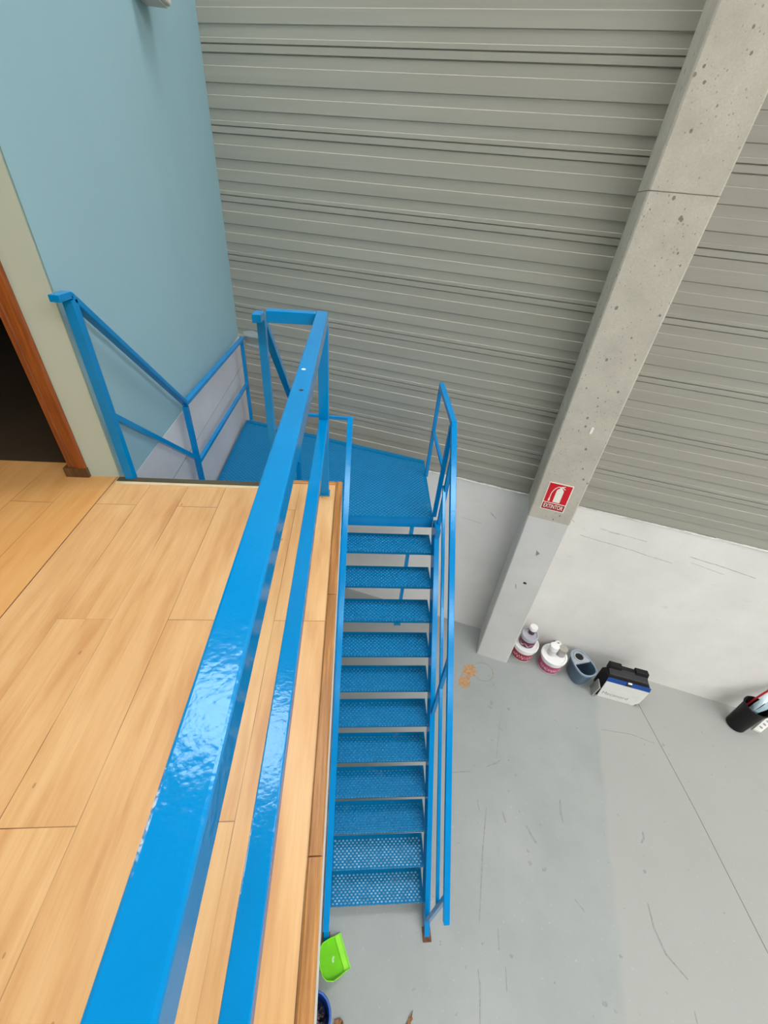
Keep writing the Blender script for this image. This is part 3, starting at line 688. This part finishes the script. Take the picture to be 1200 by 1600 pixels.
def speck(t, c, rb, rt, h, m, n, seed):
    rnd = random.Random(seed); mb = MB(); vs = []; m_ = 3*n; z0_ = t.location.z
    for i in range(m_+1):
        tt = 3.3+2.8*i/m_; q = .40+.10*math.sin(i*1.7+seed)+rnd.uniform(-.06,.06); r = rb+(rt-rb)*q+.0018; w = rnd.uniform(.006,.05)*h/.27
        vs += [(c[0]+r*math.cos(tt),c[1]+r*math.sin(tt),z0_+h*q-w/2),(c[0]+r*math.cos(tt),c[1]+r*math.sin(tt),z0_+h*q+w/2)]
    mb.poly(vs, [(2*i,2*i+2,2*i+3,2*i+1) for i in range(m_)]); mb.build('label_print', m, t)
def uw(u, w): p = UV*u+NV*w; return (p.x, p.y)
B1 = uw(1.165, 3.965); B2 = (2.83, 3.10)
PALEPINK = plain('pale_pink_print', (.75,.45,.50), .5)
t = pail('paint_bucket', B1, .160, .140, .27, 'white bucket with a dark red label, half behind the pillar, a jar on its lid', 'bucket', 'paint buckets by the wall', WHITEP, DKRED); speck(t, B1, .14, .16, .27, PALEPINK, 14, 3)
t = pail('paint_bucket', B2, .160, .140, .27, 'white bucket with a pink magenta label and two lidded jars on top', 'bucket', 'paint buckets by the wall', WHITEP, MAGENTA); speck(t, B2, .14, .16, .27, PALEPINK, 26, 5)
bz = .2728
j = (B1[0]-.005, B1[1]-.005)
t = thing('paint_jar', (j[0],j[1],bz), 'plum labelled jar with a grey lid standing on the red bucket', 'jar')
MB().lathe((j[0],j[1],bz), [(.098,.0),(.102,.006),(.104,.16),(.100,.17)], 32).build('body', LIDGREY, t, 0, True)
MB().lathe((j[0],j[1],bz), [(.103,.02),(.1045,.021),(.1055,.125),(.103,.126)], 32).build('label', PURPLE, t, 0, True); speck(t, j, .1045, .1055, .16, PALEPINK, 4, 9)
MB().lathe((j[0],j[1],bz), [(.104,.160),(.111,.162),(.111,.190),(.106,.196),(.092,.196),(.088,.186)], 32).build('lid', LIDGREY, t, 0, True)
k_ = (j[0]+.022, j[1]+.02); kz = bz+.1865
t = thing('spray_cup', (k_[0],k_[1],kz), 'small white capped pot on top of the plum jar', 'pot')
MB().lathe((k_[0],k_[1],kz), [(.036,0),(.04,.004),(.040,.075),(.038,.08)], 24).build('body', plain('dark_plum_plastic',(.07,.03,.05),.4), t, 0, True)
MB().lathe((k_[0],k_[1],kz), [(.040,.08),(.050,.082),(.052,.13),(.047,.138)], 24).build('cap', WHITEP, t, 0, True)
lz = .2728
c1 = (B2[0]-.040, B2[1]+.020)
t = thing('lidded_jar', (c1[0],c1[1],lz), 'tall white capped jar standing on the magenta bucket', 'jar')
MB().lathe((c1[0],c1[1],lz), [(.055,0),(.058,.005),(.056,.10),(.05,.108)], 28).build('body', plain('milky_plastic',(.60,.58,.57),.4), t, 0, True)
MB().lathe((c1[0],c1[1],lz), [(.056,.106),(.062,.108),(.062,.165),(.056,.176),(.02,.18)], 28).build('cap', WHITEP, t, 0, True)
c2 = (B2[0]+.083, B2[1]+.0)
t = thing('paint_tin', (c2[0],c2[1],lz), 'small grey tin with a tan lid on the magenta bucket', 'tin')
MB().lathe((c2[0],c2[1],lz), [(.053,0),(.055,.004),(.055,.10)], 28).build('body', plain('grey_tin',(.40,.38,.36),.4), t, 0, True)
MB().lathe((c2[0],c2[1],lz), [(.056,.098),(.059,.10),(.059,.135),(.054,.14),(.050,.136)], 28).build('lid', TAN, t, 0, True)
tp = (2.958, 3.283)
t = thing('bottle', (tp[0],tp[1],0), 'white bottle with a slotted round cap standing behind the magenta bucket', 'bottle')
MB().lathe((tp[0],tp[1],0), [(.040,.001),(.043,.006),(.043,.21),(.036,.232)], 26).build('body', WHITEP, t, 0, True)
cp = MB().lathe((tp[0],tp[1],.232), [(.044,0),(.046,.004),(.046,.028),(.042,.032)], 26).build('cap', WHITEP, t, 0, True)
MB().aabb(tp[0]-.018, tp[0]+.018, tp[1]-.007, tp[1]+.007, .2642, .2652).build('slot', DARK, cp)

# mop bucket: oval body with wringer
mc = Vector((3.165, 2.965)); mang = math.radians(-80)
e1 = Vector((math.cos(mang), math.sin(mang))); e2 = Vector((-e1.y, e1.x))
def oval(la, lb, n=36, p=2.6):
    out = []
    for i in range(n):
        t_ = 2*math.pi*i/n; c_, s_ = math.cos(t_), math.sin(t_)
        x = la*abs(c_)**(2/p)*(1 if c_ >= 0 else -1); y = lb*abs(s_)**(2/p)*(1 if s_ >= 0 else -1)
        y *= 1-.14*(-x/la)                      # a little wider at the open end
        q = mc+e1*x+e2*y; out.append(q)
    return out
def loft(mb, rings, close_top=False):
    n = len(rings[0][0]); vs = []; fs = []
    for pts, z in rings: vs += [(p.x,p.y,z) for p in pts]
    for k in range(len(rings)-1):
        for i in range(n): q = (i+1) % n; fs.append((k*n+i,k*n+q,(k+1)*n+q,(k+1)*n+i))
    fs.append(tuple(range(n)))
    fs.append(tuple(range((len(rings)-1)*n, len(rings)*n)))
    return mb.poly(vs, fs)
MH = .29
t = thing('mop_bucket', (mc.x,mc.y,0), 'blue-grey oval mop bucket with a light grey wringer beside the black toolbox', 'bucket')
mb = MB(); loft(mb, [(oval(.145,.098),.001),(oval(.152,.105),.02),(oval(.188,.122),MH),(oval(.180,.115),MH),(oval(.148,.098),.022)]); mb.build('body', BLUEGREY, t, 0, True)
mb = MB(); loft(mb, [(oval(.189,.123),MH-.03),(oval(.199,.133),MH-.022),(oval(.199,.133),MH+.004),(oval(.192,.126),MH+.007),(oval(.182,.117),MH+.001)])
n = 36; mb.f = mb.f[:-2]; mb.build('rim', RIMGREY, t, 0, True)
half = [p for p in oval(.180,.115,72) if (p-mc).dot(e1) < .005]
half.sort(key=lambda p: math.atan2((p-mc).dot(e2), -(p-mc).dot(e1)))
wr = MB().prism([(p.x,p.y,MH-.03) for p in half], (0,0,.028)).build('wringer', WRINGER, t, .003)
wc = mc-e1*.088
MB().lathe((wc.x,wc.y,MH-.0018), [(.050,0),(.072,0),(.074,.006),(.070,.012),(.056,.012)], 28, None, 1, 1, True).build('basket_rim', WRINGER, wr, 0, True)
mb = MB(); mb.lathe((wc.x,wc.y,MH-.0016), [(.058,0),(.058,.003)], 24)
mb.build('basket', CHARC, wr)
mb = MB()
for i in range(-2, 3):
    for q in range(-2, 3):
        if i*i+q*q < 6: mb.aabb(wc.x+i*.02-.007, wc.x+i*.02+.007, wc.y+q*.02-.007, wc.y+q*.02+.007, MH+.0015, MH+.004)
mb.build('basket_ribs', BLACKP, wr)

# toolbox standing on its edge
TA = Vector((3.321,2.675,0)); TT = Vector((math.cos(math.radians(-18.3)), math.sin(math.radians(-18.3)), 0)); TN = Vector((-TT.y, TT.x, 0)); ZU = Vector((0,0,1))
def tb(a, c, z): return TA+TT*a+TN*c+ZU*z
t = thing('toolbox', tb(.25,.12,0), 'black toolbox with a white front panel and blue stripe on the floor by the wall', 'toolbox')
def tbox(a0,a1,c0,c1,z0_,z1_): return MB().box(tb((a0+a1)/2,(c0+c1)/2,(z0_+z1_)/2), TT*(a1-a0)/2, TN*(c1-c0)/2, ZU*(z1_-z0_)/2)
MB().prism([tb(0,.004,.001),tb(0,.235,.001),tb(0,.235,.30),tb(0,.17,.405),tb(0,.004,.415)], TT*.50).build('case', BLACKP, t, .012)
lid = MB().prism([tb(.02,.05,.4),tb(.02,.20,.335),tb(.02,.205,.40),tb(.02,.17,.455),tb(.02,.06,.43)], TT*.46).build('lid', CHARC, t, .008)
h_ = MB()
h_.prism([tb(.02,.12,.42),tb(.02,.215,.36),tb(.02,.225,.475),tb(.02,.15,.49)], TT*.15)
h_.prism([tb(.33,.12,.42),tb(.33,.215,.36),tb(.33,.225,.475),tb(.33,.15,.49)], TT*.155)
h_.prism([tb(.17,.15,.43),tb(.17,.20,.42),tb(.17,.205,.462),tb(.17,.16,.466)], TT*.165)
h_.build('handle', BLACKP, t, .008)
MB().prism([tb(.012,.0,.004),tb(.455,.0,.004),tb(.502,.0,.09),tb(.512,.0,.352),tb(.004,.0,.352)], TN*-.006).build('front_panel', CARD, t, .001)
MB().prism([tb(-.002,.0,.354),tb(.512,.0,.354),tb(.505,.012,.415),tb(.003,.012,.415)], TN*-.007).build('blue_stripe', BANDBLUE, t, .001)
lt = MB().prism([tb(.225,-.0075,.365),tb(.285,-.0075,.365),tb(.285,.004,.425),tb(.225,.004,.425)], TN*-.008).build('latch', CHARC, t, .003)
MB().prism([tb(.232,.0,.412),tb(.278,.0,.412),tb(.278,.004,.428),tb(.232,.004,.428)], TN*-.014).build('latch_tab', WHITEP, lt, .002)
text('lettering', 'Mecanord', .085, tb(.197,-.0062,.105), TT, ZU, INK, t, .0006, .31, -.004)
bd = MB().prism([tb(-.085,.055,.0),tb(-.070,.055,.0),tb(-.040,.20,.0),tb(-.055,.20,.0)], ZU*.10)
bd = MB().hexa([tb(-.060,-.03,.001),tb(-.040,-.03,.001),tb(-.040,.11,.001),tb(-.060,.11,.001)],[tb(-.032,-.02,.20),tb(-.014,-.02,.20),tb(-.014,.11,.20),tb(-.032,.11,.20)])
tag(bd.build('scrap_board', plain('grey_board',(.34,.33,.31),.7), None, .002), 'grey offcut of board leaning between the mop bucket and the toolbox', 'board')

# black bin with odds and ends
bc = (5.0, 2.275)
t = thing('waste_bin', (bc[0],bc[1],0), 'tall black plastic bin by the wall at the right edge', 'bin')
MB().lathe((bc[0],bc[1],0), [(.098,.001),(.106,.008),(.120,.40),(.128,.44),(.132,.445),(.132,.458),(.126,.46),(.120,.452),(.116,.40),(.10,.014)], 40).build('body', BLACKP, t, 0, True)
MB().lathe((bc[0],bc[1],0), [(.1315,.436),(.136,.438),(.136,.452),(.133,.455),(.1322,.45)], 40, None, 1, 1, True).build('rim', BLACKP, t, 0, True)
# crumpled sheet
def sheet(pts_a, pts_b, th=.004):
    mb = MB(); n = len(pts_a); vs = [Vector(p) for p in pts_a]+[Vector(p) for p in pts_b]
    vs2 = [v_+Vector((0,0,th)) for v_ in vs]
    for i in range(n-1): mb.hexa([vs[i],vs[i+1],vs[n+i+1],vs[n+i]], [vs2[i],vs2[i+1],vs2[n+i+1],vs2[n+i]])
    return mb
t = thing('plastic_bag', (bc[0]+.03,bc[1]+.02,.2), 'pale blue crumpled sheet sticking out of the black bin', 'sheet')
bx, by = bc
sheet([(bx-.03,by-.02,.22),(bx-.04,by-.03,.40),(bx+.02,by-.01,.50),(bx+.12,by+.03,.56),(bx+.24,by+.07,.60)],
      [(bx+.03,by+.06,.22),(bx+.02,by+.055,.42),(bx+.06,by+.06,.54),(bx+.15,by+.11,.62),(bx+.25,by+.17,.66)]).build('sheet', PAPER, t)
sheet([(bx-.02,by-.05,.24),(bx-.01,by-.06,.42),(bx+.06,by-.055,.48),(bx+.15,by-.02,.52),(bx+.24,by+.02,.55)],
      [(bx-.03,by-.025,.23),(bx-.035,by-.032,.41),(bx+.03,by-.015,.495),(bx+.12,by+.028,.555),(bx+.24,by+.068,.595)]).build('fold', PAPERD, t)
tag(MB().tube([(bx+.0,by+.09,.22),(bx+.055,by+.095,.50),(bx+.17,by+.12,.72),(bx+.32,by+.15,.98)], .011, 10).build('stick', REDSTICK, None, 0, True), 'thin red stick leaning out of the black bin', 'stick')
wbx = [(5.175,2.202),(5.251,2.162),(5.56,2.30),(5.49,2.345)]
t = thing('power_strip', (5.33,2.25,0), 'flat white power strip on the floor beside the black bin', 'power strip')
MB().prism([(x,y,.001) for x,y in wbx], (0,0,.035)).build('housing', CARD, t, .004)
for q in (.28,.55,.82):
    x = 5.213+(5.525-5.213)*q*.9; y = 2.182+(2.3225-2.182)*q*.9; MB().lathe((x,y,.0362),[(.019,0),(.017,.002)],14).build('socket', GREYP, t)

# ------------------------------------------------------------------ dustpan, blue bucket and leaves by the stair foot
t = thing('dustpan', (.03,.45,0), 'lime green plastic dustpan on the floor at the foot of the stairs', 'dustpan')
A_ = Vector((.050,.592)); B_ = Vector((.140,.385)); la = (B_-A_).normalized(); ln = Vector((la.y,-la.x)); ln = ln if ln.x < 0 else -ln
def dp(s_, d, z):
    z = z+max(0, d-.05)*.55; q = (A_+la*s_+ln*d)*(1-z/CZ); return (q.x,q.y,z)
LW = (B_-A_).length
side1 = [(0,0),(.0,.05),(-.006,.10),(-.004,.15),(.020,.195),(.06,.215)]
side2 = [(LW-.06,.215),(LW-.020,.195),(LW+.004,.15),(LW+.006,.10),(LW,.05),(LW,0)]
ol = side1+side2
mb = MB(); mb.poly([dp(s_,d,.003) for s_,d in ol]+[dp(s_,d,.007) for s_,d in ol], [tuple(range(12)), tuple(range(12,24))]+[(i,(i+1)%12,12+(i+1)%12,12+i) for i in range(12)])
mb.build('pan', LIME, t)
mb = MB()
def wall_h(d): return .012+.055*min(1,d/.17)
for (s0,d0),(s1,d1) in zip(ol[:-1],ol[1:]):
    c_ = Vector((LW/2,.08)); i0 = Vector((s0,d0)); i1 = Vector((s1,d1))
    n0 = (c_-i0).normalized()*.006; n1 = (c_-i1).normalized()*.006
    o0 = -n0*wall_h(d0)/.025; o1 = -n1*wall_h(d1)/.025
    mb.hexa([dp(s0,d0,.0071),dp(s1,d1,.0071),dp(s1+n1.x,d1+n1.y,.0071),dp(s0+n0.x,d0+n0.y,.0071)],
            [dp(s0+o0.x*.4,d0+o0.y*.4,wall_h(d0)+.007),dp(s1+o1.x*.4,d1+o1.y*.4,wall_h(d1)+.007),dp(s1+n1.x+o1.x*.4,d1+n1.y+o1.y*.4,wall_h(d1)+.007),dp(s0+n0.x+o0.x*.4,d0+n0.y+o0.y*.4,wall_h(d0)+.007)])
mb.build('raised_edge', LIME_D, t, .001)
MB().hexa([dp(0,-.004,.0005),dp(LW,-.004,.0005),dp(LW-.004,.05,.0071),dp(.004,.05,.0071)],[dp(0,-.004,.0025),dp(LW,-.004,.0025),dp(LW-.004,.05,.017),dp(.004,.05,.017)]).build('lip', LIME_D, t, .001)
MB().prism([dp(s_,d,.0072) for s_,d in ((.100,.098),(.112,.094),(.118,.104),(.135,.106),(.138,.118),(.126,.122),(.108,.114))], (0,0,.0012)).build('embossed_mark', plain('worn_lime',(.50,.68,.40),.6), t)
MB().hexa([dp(LW/2-.016,.212,.03),dp(LW/2+.016,.212,.03),dp(LW/2+.014,.34,.045),dp(LW/2-.014,.34,.045)],[dp(LW/2-.016,.212,.05),dp(LW/2+.016,.212,.05),dp(LW/2+.014,.34,.062),dp(LW/2-.014,.34,.062)]).build('grip', LIME, t, .004)

bb = (-.137,.135)
t = thing('scrub_bucket', (bb[0],bb[1],0), 'royal blue plastic bucket under the deck edge beside the lime dustpan', 'bucket')
MB().lathe((bb[0],bb[1],0), [(.095,.001),(.10,.006),(.126,.235),(.126,.25),(.120,.25),(.118,.235),(.094,.012)], 44).build('body', ROYAL, t, 0, True)
MB().lathe((bb[0],bb[1],0), [(.1262,.228),(.134,.230),(.135,.246),(.131,.253),(.1205,.2535),(.1205,.2505),(.1262,.2503)], 44, None, 1, 1, True).build('rim', plain('royal_blue_rim',(.02,.10,.42),.3), t, 0, True)
t = thing('string_mop', (bb[0],bb[1],.05), 'brownish mauve mop head lying inside the royal blue bucket', 'mop')
mb = MB(); rnd = random.Random(4)
for i in range(46):
    th = rnd.uniform(0,6.28); r0 = rnd.uniform(0,.02); r1 = rnd.uniform(.05,.085)
    zt_ = rnd.uniform(.15,.185); th2 = th+rnd.uniform(-.5,.5)
    mb.tube([(bb[0]+r0*math.cos(th),bb[1]+r0*math.sin(th),zt_),(bb[0]+r1*.5*math.cos(th),bb[1]+r1*.5*math.sin(th),zt_+rnd.uniform(0,.012)),(bb[0]+r1*.9*math.cos(th2),bb[1]+r1*.9*math.sin(th2),zt_-.02),(bb[0]+r1*math.cos(th2),bb[1]+r1*math.sin(th2),.06)], .0075, 6)
mb.build('yarn', RAG, t, 0, True)
MB().lathe((bb[0],bb[1],.12), [(.02,0),(.026,.02),(.024,.075)], 16).build('socket', CHARC, t, 0, True)
def leaf(c, pts, label, hump=.012):
    mb = MB(); n = len(pts); vs = []; 
    for x, y in pts: vs.append((c[0]+x, c[1]+y, .002+hump*random.uniform(.1,1)))
    vs.append((c[0], c[1], .002+hump*.4)); k = n
    vs2 = [(x,y,z+.0016) for x,y,z in vs]
    fs = [(i,(i+1)%n,k) for i in range(n)]
    fs2 = [((i+1)%n+n+1, i+n+1, k+n+1) for i in range(n)]
    sd = [(i,(i+1)%n,(i+1)%n+n+1,i+n+1) for i in range(n)]
    mb.poly(vs+vs2, fs+fs2+sd)
    return tag(mb.build('dry_leaf', LEAF), label, 'leaf', 'dry leaves on the hall floor')
lc = fpt(529,1604); leaf(lc, [(p[0],p[1]) for p in blob(0,0,.042,16,.22)], 'curled brown dry leaf beside the royal blue bucket', .02)
lc = fpt(638,1596)
leaf(lc, [(.042,.055),(.030,.025),(.036,.010),(.018,-.004),(.02,-.03),(-.005,-.05),(-.03,-.045),(-.022,-.02),(-.012,.0),(.008,.018),(.026,.034)], 'pointed brown dry leaf at the bottom picture edge, in front of the stairs', .012)
